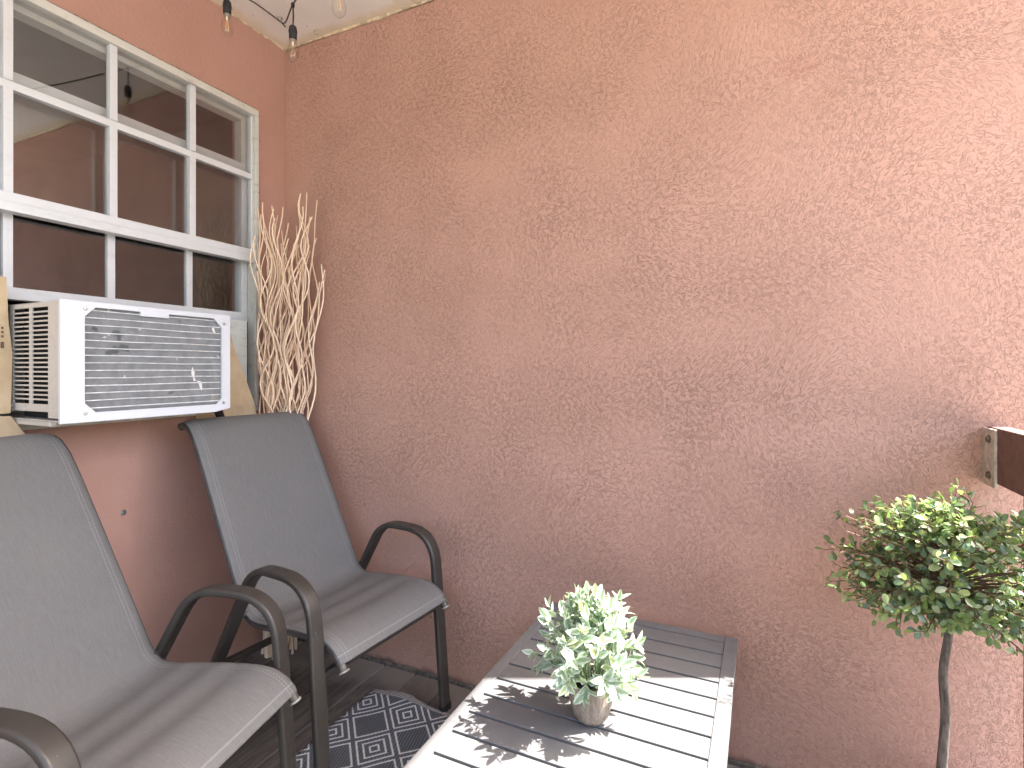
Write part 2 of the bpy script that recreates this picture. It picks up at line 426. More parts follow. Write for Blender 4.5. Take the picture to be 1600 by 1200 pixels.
M['rail_brown'] = simple('painted_beam', (.15, .074, .060), .8, nscale=40, namp=.2, bump=.002, bscale=180)
M['bracket'] = simple('bracket_paint', (.50, .43, .37), .55, nscale=50, namp=.25, bump=.001, bscale=120)
M['bolt'] = simple('rusty_bolt', (.16, .115, .085), .6, .5, nscale=120, namp=.4)
M['bulb_glass'] = None
def bulb_mat():
    t = NT('clear_bulb'); lw = t.n('ShaderNodeLayerWeight'); lw.inputs['Blend'].default_value = .5
    f = t.math('ADD', .05, t.math('MULTIPLY', t.math('POWER', lw.outputs['Facing'], 3), .5))
    gl = t.n('ShaderNodeBsdfGlossy'); gl.inputs['Roughness'].default_value = .03
    tr = t.n('ShaderNodeBsdfTransparent'); tr.inputs['Color'].default_value = (.95, .94, .92, 1)
    m1 = t.n('ShaderNodeMixShader'); t.put(m1.inputs[0], f); t.put(m1.inputs[1], tr.outputs[0]); t.put(m1.inputs[2], gl.outputs[0])
    return t.end(m1.outputs[0])
M['bulb_glass'] = bulb_mat()
M['filament'] = simple('yellow_filament', (.75, .45, .12), .5)
M['brass'] = simple('bulb_cap', (.55, .50, .42), .35, .8)
M['hook'] = simple('zinc_hook', (.55, .54, .52), .3, .9)
M['ground'] = simple('pale_ground', (.325, .31, .285), .9, nscale=.6, namp=.2)
M['terracotta'] = simple('planter_plastic', (.10, .09, .085), .6, nscale=20)

# ------------------------------------------------------------------ setting
H = 2.70; XW = 2.63; YB = -3.6; EAVE = 2.95
b = MB(); b.add([(-900,-900,-3.2),(900,-900,-3.2),(900,900,-3.2),(-900,900,-3.2)], [(0,1,2,3)])
tag(b.build('ground', M['ground']), None, None, kind='structure')
# unseen dark ridge, added to cut low sky light on the lower walls
b = MB(); rh = random.Random(3); NA = 96; prof_ = [(46, 0), (49, .45), (55, .8), (64, 1), (90, .6), (120, 0)]
V = []; hs = [8.5+1.8*math.sin(i*.37)+1.3*math.sin(i*1.13+1)+rh.uniform(-.9, .9) for i in range(NA)]
for i in range(NA):
    a = 2*math.pi*i/NA
    for r_, k_ in prof_: V.append((r_*math.cos(a), r_*math.sin(a), -3.3+hs[i]*1.35*k_))
m_ = len(prof_)
b.add(V, [(i*m_+j, i*m_+j+1, ((i+1) % NA)*m_+j+1, ((i+1) % NA)*m_+j) for i in range(NA) for j in range(m_-1)])
tag(b.build('skyline_blocker', simple('skyline_blocker_dark', (.055, .075, .035), .95, nscale=.5, namp=.5), smooth=60), None, None, kind='structure')
# deck boards run along y
b = MB(); P = .153; k = -5
while True:
    x0 = .735+P*k+.004; k += 1
    if x0 > XW+.05: break
    if x0 < -.001: x0 = max(x0, .002)
    x1 = .735+P*k-.004
    if x1 < .02: continue
    cut = -.9-.35*((k*7) % 5)
    b.box(x0, x1, -.012, cut+.002, -.03, 0); b.box(x0, x1, cut-.002, YB, -.03, 0)
deck = tag(b.build('deck', M['deck'], bevel=.003), None, None, kind='structure')
for j in range(5):
    b = MB(); b.box(.01, XW+.1, -.25-.8*j, -.30-.8*j, -.18, -.031); b.build('joist', M['trim_dark'], deck)
b = MB(); b.box(0.002, XW, -.0115, -.001, -.03, .013)
b.build('edge_strip', M['trim_dark'], deck, bevel=.003)
b = MB(); b.box(-.3, EAVE, .25, YB, H, H+.18)
ceil_ = tag(b.build('ceiling', M['ceiling']), None, None, kind='structure')
rc = random.Random(4)
for axis in (0, 1):
    n = 190; L_ = 2.6; pts = []; rad = []; w0 = .005
    for k in range(n+1):
        d = .004+L_*k/n; w0 = max(.0028, min(.0085, w0+rc.uniform(-.0016, .0016)))
        pts.append((d, -.002, H-.0015) if axis == 0 else (.002, -d, H-.0015)); rad.append(w0)
    b = MB(); b.tube(pts, 1, 7, radii=rad); b.build('caulk_bead', M['caulk'], ceil_, smooth=70)
# long wall
b = MB(); b.box(-.25, XW, 0, .22, -3.2, H-.0005)
tag(b.build('stucco_wall', M['stucco_long'], bevel=.012, segs=3), 'long bare terracotta stucco wall with a coarse trowelled texture, behind the slatted table', 'wall')
# window wall with its opening
WY0, WY1, WZ0, WZ1 = -1.302, -.148, 1.045, 2.352
b = MB(); TW = .16
ys = [YB, WY0, WY1, -.0005]; zs = [-3.2, WZ0, WZ1, H-.0005]
for i in range(3):
    for j in range(3):
        if i == 1 and j == 1: continue
        b.box(-TW, 0, ys[i], ys[i+1], zs[j], zs[j+1])
bm_wall = b
def welded(mb):
    """merge touching boxes into one skin"""
    bm = bmesh.new(); vs = {}
    for f in mb.f:
        pts = [mb.v[i] for i in f]; key = tuple(sorted(tuple(round(c, 4) for c in p) for p in pts))
        vs.setdefault(key, []).append(pts)
    out = MB(); idx = {}
    for key, l in vs.items():
        if len(l) > 1: continue
        ids = []
        for p in l[0]:
            kk = tuple(round(c, 4) for c in p)
            if kk not in idx: idx[kk] = len(out.v); out.v.append(p)
            ids.append(idx[kk])
        out.f.append(tuple(ids))
    bm.free(); return out
tag(welded(b).build('window_wall', M['stucco_side']), 'pink stucco wall with a finer grain, around the white window and behind the chairs', 'wall')
# dim room behind the window
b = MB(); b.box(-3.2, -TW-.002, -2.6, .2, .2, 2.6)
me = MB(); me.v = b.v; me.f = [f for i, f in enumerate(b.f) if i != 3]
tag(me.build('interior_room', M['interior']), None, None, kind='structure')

# ------------------------------------------------------------------ window
win = thing('window', 'white metal framed hung window of small panes with its lower sash raised', 'window', (0, (WY0+WY1)/2, WZ0))
oy, oz = (WY0+WY1)/2, WZ0
def wbox(b, x0, x1, y0, y1, z0, z1): b.box(x0, x1, y0-oy, y1-oy, z0-oz, z1-oz)
b = MB()
fy0, fy1 = WY0+.002, WY1-.002
wbox(b, -.10, .012, fy0, fy1, WZ1-.030, WZ1-.002)
wbox(b, -.10, .012, fy0, fy0+.017, WZ0+.02, WZ1-.030); wbox(b, -.10, .012, fy1-.017, fy1, WZ0+.02, WZ1-.030)
wbox(b, -.10, .018, fy0, fy1, WZ0+.001, WZ0+.02)
wbox(b, -.09, -.045, fy1-.042, fy1-.017, WZ0+.02, WZ1-.030); wbox(b, -.09, -.045, fy0+.017, fy0+.042, WZ0+.02, WZ1-.030)
wbox(b, -.09, -.040, fy0+.042, fy1-.042, WZ1-.05, WZ1-.030)
b.build('frame', M['win_old'], win, bevel=.002)
rc = random.Random(9); pts = []; rad = []
for k in range(70): pts.append((.004, fy0-oy+(fy1-fy0)*k/70, WZ1+.001-oz))
for k in range(70): pts.append((.004, fy1+.002-oy, WZ1-.002-(WZ1-WZ0)*k/70-oz))
b = MB(); b.tube([(p[0], p[1]+rc.uniform(-.0012, .0012), p[2]+rc.uniform(-.0012, .0012)) for p in pts], 1, 6, radii=[rc.uniform(.0022, .0058) for _ in pts])
b.build('sealant', M['sealant'], win, smooth=60)
iy0, iy1 = fy0+.0175, fy1-.0175
cols = [-.4415, -.720, -.999]
# upper sash (outer plane)
b = MB(); zt, zb_, zm = WZ1-.0305, 1.685, 2.056
wbox(b, -.03, .004, iy0, iy1, zb_+.028, 1.742); wbox(b, -.03, .012, iy0, iy1, zb_, zb_+.0275)        # meeting rail, two steps
wbox(b, -.028, -.006, iy0, iy0+.008, 1.742, zt); wbox(b, -.028, -.006, iy1-.008, iy1, 1.742, zt)
wbox(b, -.024, .0, iy0+.008, iy1-.008, zm-.012, zm+.012)
for y in cols:
    wbox(b, -.022, .003, y-.0115, y+.0115, 1.742, zm-.0125); wbox(b, -.022, .003, y-.0115, y+.0115, zm+.0125, zt)
us = b.build('upper_sash', M['win_white'], win, bevel=.0015)
b = MB(); wbox(b, -.017, -.0135, iy0+.006, iy1-.006, 1.74, zt); b.build('pane', M['glass'], us)
# lower sash, raised (inner plane)
b = MB(); lb, lt = 1.434, 2.118; jy0, jy1 = fy0+.0425, fy1-.0425
wbox(b, -.075, -.036, iy0+.002, iy1-.002, lb, lb+.036)
wbox(b, -.075, -.036, iy0+.002, iy0+.03, lb+.036, lt-.045); wbox(b, -.075, -.036, iy1-.03, iy1-.002, lb+.036, lt-.045)
wbox(b, -.075, -.040, iy0+.002, iy1-.002, lt-.045, lt-.022); wbox(b, -.070, -.044, iy0+.002, iy1-.002, lt-.022, lt)
for y in cols: wbox(b, -.062, -.044, y+.018-.012, y+.018+.012, lb+.036, lt-.045)
ls = b.build('lower_sash', M['win_white'], win, bevel=.0015)
b = MB(); wbox(b, -.055, -.0515, iy0+.028, iy1-.028, lb+.034, lt-.043); b.build('pane', M['glass'], ls)
for y0, y1 in ((fy1-.034, fy1-.018), (fy0+.018, fy0+.034)):
    b = MB(); wbox(b, -.044, -.036, y0, y1, WZ0+.02, lb-.002); b.build('track_gap_dark', M['black'], win)  # black strips paint the dark of the open side gaps

# ------------------------------------------------------------------ air conditioner
ax0, ax1, ay0, ay1, az0, az1 = .012, .282, -1.0, -.500, 1.082, 1.412
ac = thing('air_conditioner', 'white window air conditioner with a dented fin grille, sticking out under the raised sash', 'air conditioner', (0, -.75, az0))
def abox(b, x0, x1, y0, y1, z0, z1): b.box(x0, x1, y0+.75, y1+.75, z0-az0, z1-az0)
t_ = .004
b = MB(); abox(b, ax0-.25, ax1-.0095, ay0+.001, ay1-.001, az1-t_, az1); abox(b, ax0-.25, ax1-.0095, ay1-t_, ay1, az0+t_, az1-t_-.0003)
abox(b, ax0-.25, ax1-.0095, ay0+.001, ay1-.001, az0, az0+t_-.0003); abox(b, ax0-.25, ax0-.235, ay0+.01, ay1-.01, az0+t_, az1-t_-.001)
b.build('casing', M['ac_side'], ac, bevel=.001)
# louvred left side: sheet with two columns of slots
b = MB(); pz0, pz1 = az0+.004, az1-.004
sl0, sl1 = 1.129, 1.398; cA, cB, cC, cD = .031, .118, .132, .216
abox(b, ax0, cA, ay0, ay0+t_, pz0+.02, pz1); abox(b, cB, cC, ay0, ay0+t_, sl0, sl1); abox(b, cD, ax1-.0095, ay0, ay0+t_, pz0+.006, pz1)
abox(b, cA, cD, ay0, ay0+t_, sl1, pz1); abox(b, cA, cD, ay0, ay0+t_, pz0+.022, sl0)
n = 21; dz = (sl1-sl0)/n
for i in range(n-1):
    z = sl0+dz*(i+1)
    for x0, x1 in ((cA, cB), (cC, cD)): abox(b, x0, x1, ay0+.0004, ay0+t_, z-.0022, z+.0022)
for x in (cA-.006, cA+.07, cD+.022): b.lathe([(.0035,0),(.003,-.002)], (x, ay0+.75-.0003, pz0+.035-az0), 10, 'y')
b.build('side_louvre', M['ac_side'], ac)
b = MB(); abox(b, ax0+.01, ax1-.045, ay0+.03, ay1-.01, az0+.006, az1-.006); b.build('dark_inside_block', M['dark_void'], ac)  # near-black block paints the unlit inside behind the slots
# rear frame: flat border with a chamfered opening and a tab at the top
fx0, fx1 = ax1-.009, ax1
out = [(ay0-.003, az0-.004), (ay1+.004, az0-.004+.012), (ay1+.004, az1+.003), (ay0-.003, az1+.003)]
o0, o1, q0, q1, ch = -.945, -.527, 1.104, 1.400, .027
hole = [(o0+ch, q0), (o1-ch*.7, q0), (o1, q0+ch*.7), (o1, q1-ch*1.1), (o1-ch*1.1, q1), (-.712, q1), (-.712, q1-.013), (-.797, q1-.013), (-.797, q1), (o0+ch, q1), (o0, q1-ch), (o0, q0+ch)]
out12 = [(o0+ch, az0-.004), (o1-ch, az0-.004), (ay1+.004, az0+.006), (ay1+.004, q1-ch), (ay1+.004, az1+.003), (-.712, az1+.003), (-.7125, az1+.003), (-.7965, az1+.003), (-.797, az1+.003), (ay0-.003, az1+.003), (ay0-.003, q1-ch), (ay0-.003, az0-.004)]
def ring(b, inn, outr, x0, x1):
    n = len(inn); V = []
    for x in (x1, x0):
        V += [(x, y+.75, z-az0) for y, z in inn]; V += [(x, y+.75, z-az0) for y, z in outr]
    F = []
    for i in range(n):
        j = (i+1) % n
        F += [(i, j, n+j, n+i), (2*n+i, 2*n+n+i, 2*n+n+j, 2*n+j), (i, 2*n+i, 2*n+j, j), (n+i, n+j, 3*n+j, 3*n+i)]
    b.add(V, F)
b = MB(); ring(b, hole, out12, fx0, fx1)
rf = b.build('rear_frame', M['ac_white'], ac, bevel=.0035, segs=2)
for y, z in ((o0+.001, q1-.006), (o1+.006, q1-.016), (o1+.004, q0+.004), (o0+.001, q0-.002)):
    b = MB(); b.lathe([(.0001,.0035),(.004,.003),(.0055,.0)], (fx1+.0002, y+.75, z-az0), 10, 'x')
    b.build('screw', M['hook'], rf, smooth=40)
b = MB(); b.box(fx0-.012, fx0-.003, o0-.015+.75, o1+.015+.75, q0-.012-az0, q1+.006-az0)
b.build('condenser_coil', M['coil'], ac)
b = MB(); b.box(fx0-.0028, fx0-.0022, -.562+.75, -.534+.75, q0+.010-az0, q0+.034-az0); b.build('sticker', M['cap'], ac)
b = MB()
for i in range(14):
    z = q0+.012+(q1-q0-.02)*i/13.; sag = [(.0015*math.sin(i*1.7), 0), (.0022*math.sin(i*2.3+1), .0012*math.sin(i*1.3))]
    b.tube([(fx0+.001, o0+.002+.75, z-az0), (fx0+.001+sag[0][0], -.82+.75, z-az0+sag[1][1]), (fx0+.001+sag[1][0], -.66+.75, z-az0-sag[1][1]), (fx0+.001, o1-.002+.75, z-az0)], .0016, 6)
b.build('grille_wires', M['wire'], ac, smooth=60)
b = MB()      # pleated filler beside the casing
y = ay1+.006; i = 0; pts = []
while y < WY1-.045:
    pts.append((-.006+(.008 if i % 2 else 0), y)); y += .0062; i += 1
V = []; F = []
for x, y in pts: V += [(x, y+.75, WZ0+.03-az0), (x, y+.75, lb-.003-az0), (x-.006, y+.75, WZ0+.03-az0), (x-.006, y+.75, lb-.003-az0)]
for i in range(len(pts)-1):
    a = i*4; F += [(a, a+4, a+5, a+1), (a+2, a+3, a+7, a+6)]
b.add(V, F); b.build('accordion_panel', M['win_old'], ac)
for y0, y1 in ((ay0+.002, ay0+.018), (-.79, -.77)):
    b = MB(); abox(b, ax0-.02, ax1-.06, y0, y1, az0-.014, az0-.0005); b.build('base_bracket', M['ac_side'], ac, bevel=.002)
b = MB(); b.sweep([(.175, -.49+.75, .004), (.12, -.425+.75, -.010), (.075, -.37+.75, -.07), (.030, -.33+.75, -.16)], rrect(.034, .010, .004), side=(0,.8,.6))
b.build('support_strap', M['black'], ac, smooth=30)

# cardboard fillers
def sheet(name, poly, x, tilt, th, label, cat='cardboard', group=None):
    cy = sum(p[0] for p in poly)/len(poly); z0 = min(p[1] for p in poly)
    b = MB(); b.prism([(p[0]-cy, p[1]-z0) for p in poly], 'x', -th/2, th/2)
    o = b.build(name, M['card'], None, bevel=.001); o.location = (x, cy, z0); o.rotation_euler = (0, tilt, 0)
    return tag(o, label, cat, group)
sheet('cardboard_sheet', [(-.46, .985), (-.19, .985), (-.205, 1.085), (-.300, 1.325), (-.316, 1.40), (-.33, 1.40), (-.33, 1.10), (-.395, 1.06), (-.46, 1.06)], .052, R(-2), .005,
      'torn tan cardboard sheet wedged in the gap right of the air conditioner')
cb = sheet('cardboard_sheet', [(-1.275, 1.10), (-1.012, 1.10), (-1.006, 1.27), (-1.014, 1.36), (-1.017, 1.488), (-1.275, 1.50)], .045, R(-1.5), .006,
      'tan cardboard panel with dark print filling the gap left of the air conditioner')
b = MB(); cy = (-1.275-1.012-1.006-1.014-1.017-1.275)/6
b.box(.0033, .0037, -1.033-cy, -1.025-cy, .185, .203)
for i in range(3): b.box(.0033, .0037, -1.031-cy, -1.026-cy, .215+.012*i, .222+.012*i)
b.build('print', M['card_print'], cb)
sheet('cardboard_sheet', [(-1.30, .955), (-.955, .985), (-1.01, 1.096), (-1.30, 1.11)], .075, R(-14), .005,
      'tan cardboard flap folded out below the air conditioner, behind the near chair')
b = MB(); b.lathe([(.0001,.004),(.003,.004),(.0035,.0012),(.009,.001),(.0105,-.0005)], (0,0,0), 14, 'x')
tag(b.build('wall_anchor', M['hook'], None, smooth=35, loc=(.0005, -.689, .732)), 'small grey screw anchor in the pink wall between the chair backs', 'screw')

# ------------------------------------------------------------------ chairs
PROF = [(.008,.394),(-.010,.418),(-.035,.440),(-.075,.453),(-.15,.453),(-.27,.441),(-.355,.431),(-.405,.436),(-.440,.465),(-.475,.53),(-.532,.64),(-.645,.855),(-.706,.965),(-.742,1.012),(-.772,1.029),(-.797,1.025)]
def make_chair(label):
    root = thing('patio_chair', label, 'chair', group='sling patio chairs by the window')
    pr = catmull([(x, 0, z) for x, z in PROF], 6)
    # sling
    nu = 24; half = .239; V = []; F = []; UV = []; arc = 0
    for i, p in enumerate(pr):
        if i: arc += (p-pr[i-1]).length
        T = (pr[min(i+1, len(pr)-1)]-pr[max(i-1, 0)]).normalized(); N = Vector((T.z, 0, -T.x)); N = N if N.z > 0 or N.x > 0 else -N
        for j in range(nu+1):
            u = math.sin(math.pi/2*(-1+2*j/nu)); w = 1-u*u
            sag = -.013*w*math.sin(min(1, arc/1.15)*math.pi)**.5 if 0 < arc < 1.15 else 0
            wav = .0042*math.sin(arc*58+.6)*math.exp(-((arc-.24)/.15)**2)*w**.5
            edge = .004*(1-abs(u)**12)
            q = p+N*(.0150+sag+wav+edge-.005*abs(u)**26); V.append((q.x, u*half, q.z)); UV.append((u*half, arc))
    for i in range(3, len(pr)-1):
        for j in range(nu): a = i*(nu+1)+j; F.append((a, a+1, a+nu+2, a+nu+1))
    F = [tuple(k-3*(nu+1) for k in f) for f in F]; V = V[3*(nu+1):]; UV = UV[3*(nu+1):]
    b = MB(); b.add(V, F, UV); sl = b.build('sling', M['sling'], root, smooth=60)
    sd = sl.modifiers.new('thick', 'SOLIDIFY'); sd.thickness = .0022; sd.offset = -1
    # side rails with end caps
    for s in (-1, 1):
        b = MB(); b.tube([(p.x, s*.229, p.z) for p in pr], .0125, 12)
        r = b.build('side_rail', M['rail'], root, smooth=40)
        b = MB(); d = (pr[0]-pr[2]).normalized(); e = pr[0]+d*.006
        b.tube([(pr[0].x+.0005, s*.229, pr[0].z), (e.x, s*.229, e.z)], .0148, 14); d2 = (pr[-1]-pr[-3]).normalized(); e2 = pr[-1]+d2*.006
        b.build('end_cap', M['cap'], r, smooth=40, bevel=.002)
        b = MB(); b.tube([(pr[-1].x, s*.229, pr[-1].z), (e2.x, s*.229, e2.z)], .0148, 14); b.build('end_cap', M['black'], r, smooth=40, bevel=.002)
        # dark welt along the outer edge
        b = MB(); b.tube([(p.x+.0045, s*.2405, p.z+.0065) for p in pr[4:]], .0028, 6); b.build('edge_welt', M['rail_dark'], root, smooth=50)
        # arm and legs in one bent flat tube
        path = rounded([(-.022, s*.268, .004), (-.072, s*.268, .632), (-.322, s*.268, .632), (-.688, s*.268, .004)], [.12, .075], 9)
        b = MB(); b.sweep(path, rrect(.046, .021, .007, 3), side=(0, 1, 0))
        b.build('arm_frame', M['arm'], root, smooth=35, wn=True)
        for x in (-.022, -.688):
            b = MB(); b.sweep([(x-.0, s*.268, 0), (x, s*.268, .022)], rrect(.050, .026, .008, 3), side=(0,1,0)); b.build('foot_cap', M['black'], root, smooth=35)
        b = MB(); b.sweep([(-.085, s*.2285, .449), (-.048, s*.2285, .443)], circ(.0172, 12)); b.tube([(-.064, s*.229, .436), (-.066, s*.262, .428)], .009, 8); b.build('clamp', M['rail_dark'], root, smooth=40)
        b = MB(); b.tube([(-.425, s*.229, .455), (-.425, s*.262, .45)], .009, 8); b.build('clamp', M['rail_dark'], root, smooth=40)
    for x, z in ((-.534, .268), (-.055, .372)):
        b = MB(); b.sweep([(x, -.262, z), (x, .262, z)], rrect(.022, .022, .006, 2)); b.build('cross_bar', M['arm'], root, smooth=35)
    return root
ch = make_chair('grey sling patio chair in the corner, in front of the bundle of curly branches')
ch.location = (.958, -.425, 0); ch.rotation_euler.z = R(-5.5)
c1 = copy_tree(ch); c1['label'] = 'grey sling patio chair below the air conditioner, nearest the camera'
c1.location = (.965, -1.031, 0); c1.rotation_euler.z = R(12.5)

# ------------------------------------------------------------------ curly branches in the corner
tw = thing('curly_branches', 'tall bundle of pale curly willow branches standing in the corner behind the far chair', 'branches', (.095, -.125, 0))
rb = random.Random(21)
for i in range(46):
    a = rb.random()*2*math.pi; r0 = .06*math.sqrt(rb.random())
    bx, by = r0*math.cos(a), r0*math.sin(a)
    # spread mostly along the diagonal that the corner leaves free
    u = rb.uniform(-1, 1); v = rb.uniform(-1, 1)
    tx = .10+.13*u+.035*v; ty = -.02+.085*u-.06*v
    hgt = rb.uniform(1.72, 1.98)
    if rb.random() < .22: hgt = rb.uniform(1.45, 1.75)
    n = 56; ph1, ph2 = rb.random()*6.28, rb.random()*6.28; w1, w2 = rb.uniform(15, 21), rb.uniform(13, 19); amp = rb.uniform(.017, .027)
    drift = rb.uniform(-.03, .03); pts = []; rad = []
    for k in range(n+1):
        t = k/n; z = hgt*t; sp = t**1.15
        A = amp*min(1, t*6)*(1-.35*t)
        x = bx+(tx-bx)*sp*.9+A*math.sin(w1*z+ph1)+drift*math.sin(3*t+ph2)
        y = by+(ty-by)*sp*.9+A*math.cos(w2*z+ph2)
        x = max(x, -.095+.008); y = min(y, .125-.012)
        pts.append((x, y, z)); rad.append(.0054*(1-.55*t)+.0002)
    b = MB(); b.tube(pts, 1, 6, radii=rad)
    if rb.random() < .7:       # a forked tip
        k0 = int(n*rb.uniform(.72, .88)); p0 = Vector(pts[k0]); dx, dy = rb.uniform(-.05, .07), rb.uniform(-.05, .04); hh = rb.uniform(.14, .28)
        q = []
        for k in range(15):
            t = k/14; q.append((max(p0.x+dx*t+.008*math.sin(t*7+ph1)*t, -.087), min(p0.y+dy*t+.006*math.sin(t*6+ph2)*t, .113), p0.z+hh*t))
        b.tube(q, 1, 5, radii=[.0028*(1-.5*k/14) for k in range(15)])
    b.build('branch', M['willow'], tw, smooth=80)

# ------------------------------------------------------------------ table
TX0, TX1, TY, TZ = 1.346, 1.924, -.105, .44
tb = thing('coffee_table', 'low taupe slatted metal patio table half in sunlight by the long wall', 'table', ((TX0+TX1)/2, TY-.51, 0), R(-.6))
tx, ty = (TX0+TX1)/2, TY-.51
NS = 13; pit = .0725; ye = -.145-NS*pit
b = MB(); bx = lambda x0, x1, y0, y1, z0, z1: b.box(x0-tx, x1-tx, y0-ty, y1-ty, z0, z1)
bx(TX0, TX0+.030, TY, ye-.04, TZ-.022, TZ); bx(TX1-.034, TX1, TY, ye-.04, TZ-.022, TZ)
bx(TX0+.0303, TX1-.0343, TY-.001, -.142, TZ-.022, TZ-.0005); bx(TX0+.0303, TX1-.0343, ye-.002, ye-.04, TZ-.022, TZ-.0005)
b.build('frame', M['table'], tb, bevel=.0025)
b = MB()
for i in range(NS): b.box(TX0+.0306-tx, TX1-.0346-tx, -.145-pit*i-.0038-ty, -.145-pit*(i+1)+.0038-ty, TZ-.018, TZ-.001)
b.build('slats', M['table'], tb, bevel=.0012)
for x0, y0 in ((TX0+.004, TY-.004), (TX1-.079, TY-.004), (TX0+.004, ye-.036+.045), (TX1-.079, ye-.036+.045)):
    b = MB(); b.box(x0-tx, x0+.045-tx, y0-ty, y0-.045-ty, 0, TZ-.0225); b.build('leg', M['table'], tb, bevel=.004)

# ------------------------------------------------------------------ rug
b = MB(); RX1, RY1 = 1.98, -2.1; V = []; F = []; nx, ny = 60, 70
for j in range(ny+1):
    for i in range(nx+1):
        fx, fy = i/nx, (j/ny)**1.8; x = RUG_X+(RX1-RUG_X)*fx
        edge = RUG_Y+.012*math.exp(-((x-.78)/.07)**2)-.010*max(0, min(1, (x-.85)/.2))
        y = edge+(RY1-edge)*fy
        z = .006+.014*math.exp(-((x-.80)/.10)**2)*math.exp(-(fy/.035)**2)+.0008*math.sin(x*30+y*17)
        V.append((x, y, z))
for j in range(ny):
    for i in range(nx): a = j*(nx+1)+i; F.append((a, a+1, a+nx+2, a+nx+1))
b.add(V, F); rg = b.build('rug', M['rug'], None, smooth=60)
sd = rg.modifiers.new('thick', 'SOLIDIFY'); sd.thickness = .005
tag(rg, 'blue grey woven outdoor rug with pale diamond line pattern lying on the deck', 'rug')

# ------------------------------------------------------------------ leaves
def leaf(b, p, d, up, L, W, fold=.25, bend=.2, blunt=False):
    d = d.normalized(); s = d.cross(up)
    if s.length < 1e-3: s = d.cross(Vector((1, 0, 0)))
    s.normalize(); n = s.cross(d).normalized()
    rows = ((.12, .25), (.42, .92), (.74, 1.0), (.94, .55)) if blunt else ((.10, .35), (.32, 1.0), (.62, .86), (.85, .42))
    V = [p]; UV = [(0, 0)]
    for t, w in rows:
        c = p+d*(L*t)-n*(bend*L*t*t)
        for k in (-1, 0, 1): V.append(c+s*(k*W/2*w)+n*(abs(k)*fold*W/2*w)); UV.append((k*1.0, t))
    V.append(p+d*L-n*(bend*L)); UV.append((0, 1))
    F = [(0,1,2),(0,2,3)]
    for r in range(3):
        a = 1+3*r; F += [(a, a+3, a+4, a+1), (a+1, a+4, a+5, a+2)]
    F += [(10, 13, 11), (11, 13, 12)]
    b.add(V, F, UV)
def rvec(r): 
    while True:
        v = Vector((r.uniform(-1,1), r.uniform(-1,1), r.uniform(-1,1)))
        if .05 < v.length < 1: return v.normalized()

# potted plant on the table
pp = thing('potted_plant', 'small bushy artificial plant with pale variegated leaves in a carved grey pot on the table', 'plant', (1.640, -.632, TZ))
b = MB(); prof = [(.024,.0),(.031,.003),(.040,.016),(.0485,.045),(.0535,.075),(.0555,.092),(.0545,.0945),(.0515,.093),(.050,.086),(.0495,.080)]
b.lathe(prof, seg=40); b.build('pot', M['pot'], pp, smooth=50)
b = MB(); b.lathe([(.001,.080),(.03,.083),(.0494,.0805),(.0496,.076)], seg=24); b.build('soil', M['soil'], pp, smooth=60)
rp = random.Random(5); lb_ = MB(); st = MB()
for i in range(60):
    az = i*2.39996+rp.uniform(-.3, .3); el = R(-46)+R(134)*((i+.5)/60)**.8
    d = Vector((math.cos(az)*math.cos(el), math.sin(az)*math.cos(el), math.sin(el)))
    ln = rp.uniform(.088, .125)
    c = Vector((0, 0, .160)); tip = c+Vector((d.x*ln*1.06, d.y*ln*1.06, d.z*ln*.98))
    p0 = Vector((math.cos(az)*.022, math.sin(az)*.022, .088)); p1 = (p0+tip)/2+Vector((d.x*.01, d.y*.01, .035))
    pts = [p0*(1-t)**2+p1*2*t*(1-t)+tip*t*t for t in [k/8 for k in range(9)]]
    st.tube(pts, 1, 5, radii=[.0017*(1-.5*k/8) for k in range(9)])
    for k in range(3, 9):
        T = (pts[k]-pts[k-1]).normalized()
        for sgn in (-1, 1):
            if rp.random() < .12: continue
            sd_ = T.cross(Vector((0,0,1)) if abs(T.z) < .95 else Vector((1,0,0))).normalized()
            sd_ = Quaternion(T, rp.uniform(0, 6.28) if k % 2 else rp.uniform(-.6, .6)) @ sd_
            ld = (T*.75+sd_*sgn*rp.uniform(.6, 1.0)+rvec(rp)*.22).normalized()
            L = rp.uniform(.026, .043)*(1 if k < 7 else .9)
            leaf(lb_, pts[k], ld, (d+Vector((0,0,.5))+rvec(rp)*.35).normalized(), L, L*rp.uniform(.40, .54), .28, rp.uniform(.05, .3))
    leaf(lb_, tip, (T+rvec(rp)*.2), (d+rvec(rp)*.5).normalized(), rp.uniform(.026, .036), .014, .25, .15)
st.build('stems', M['stem_pale'], pp, smooth=70)
lb_.build('foliage', M['leaf_pale'], pp, smooth=70)

# topiary tree by the railing
tr = thing('topiary_tree', 'small artificial standard tree with round leafy crown and slim dark trunk by the railing', 'tree', (2.378, -.25, 0))
b = MB(); b.lathe([(.085,0),(.09,.004),(.105,.17),(.112,.175),(.112,.195),(.104,.196),(.101,.18)], seg=32); b.build('planter', M['terracotta'], tr, smooth=40)
b = MB(); b.lathe([(.002,.178),(.06,.182),(.101,.178),(.1012,.170)], seg=24); b.build('moss', M['soil'], tr, smooth=60)
tp = catmull([(-.012,0,.15),(-.006,.002,.3),(.0,0,.42),(-.004,.001,.52),(.006,0,.62),(.002,0,.72),(.012,.004,.80)], 5)
b = MB(); b.tube(tp, 1, 12, radii=[.0112-.004*(k/(len(tp)-1)) for k in range(len(tp))]); b.build('trunk', M['bark'], tr, smooth=60)
rt = random.Random(11); lf = MB(); br = MB()
CC = Vector((-.004, 0, .778)); NB = 185
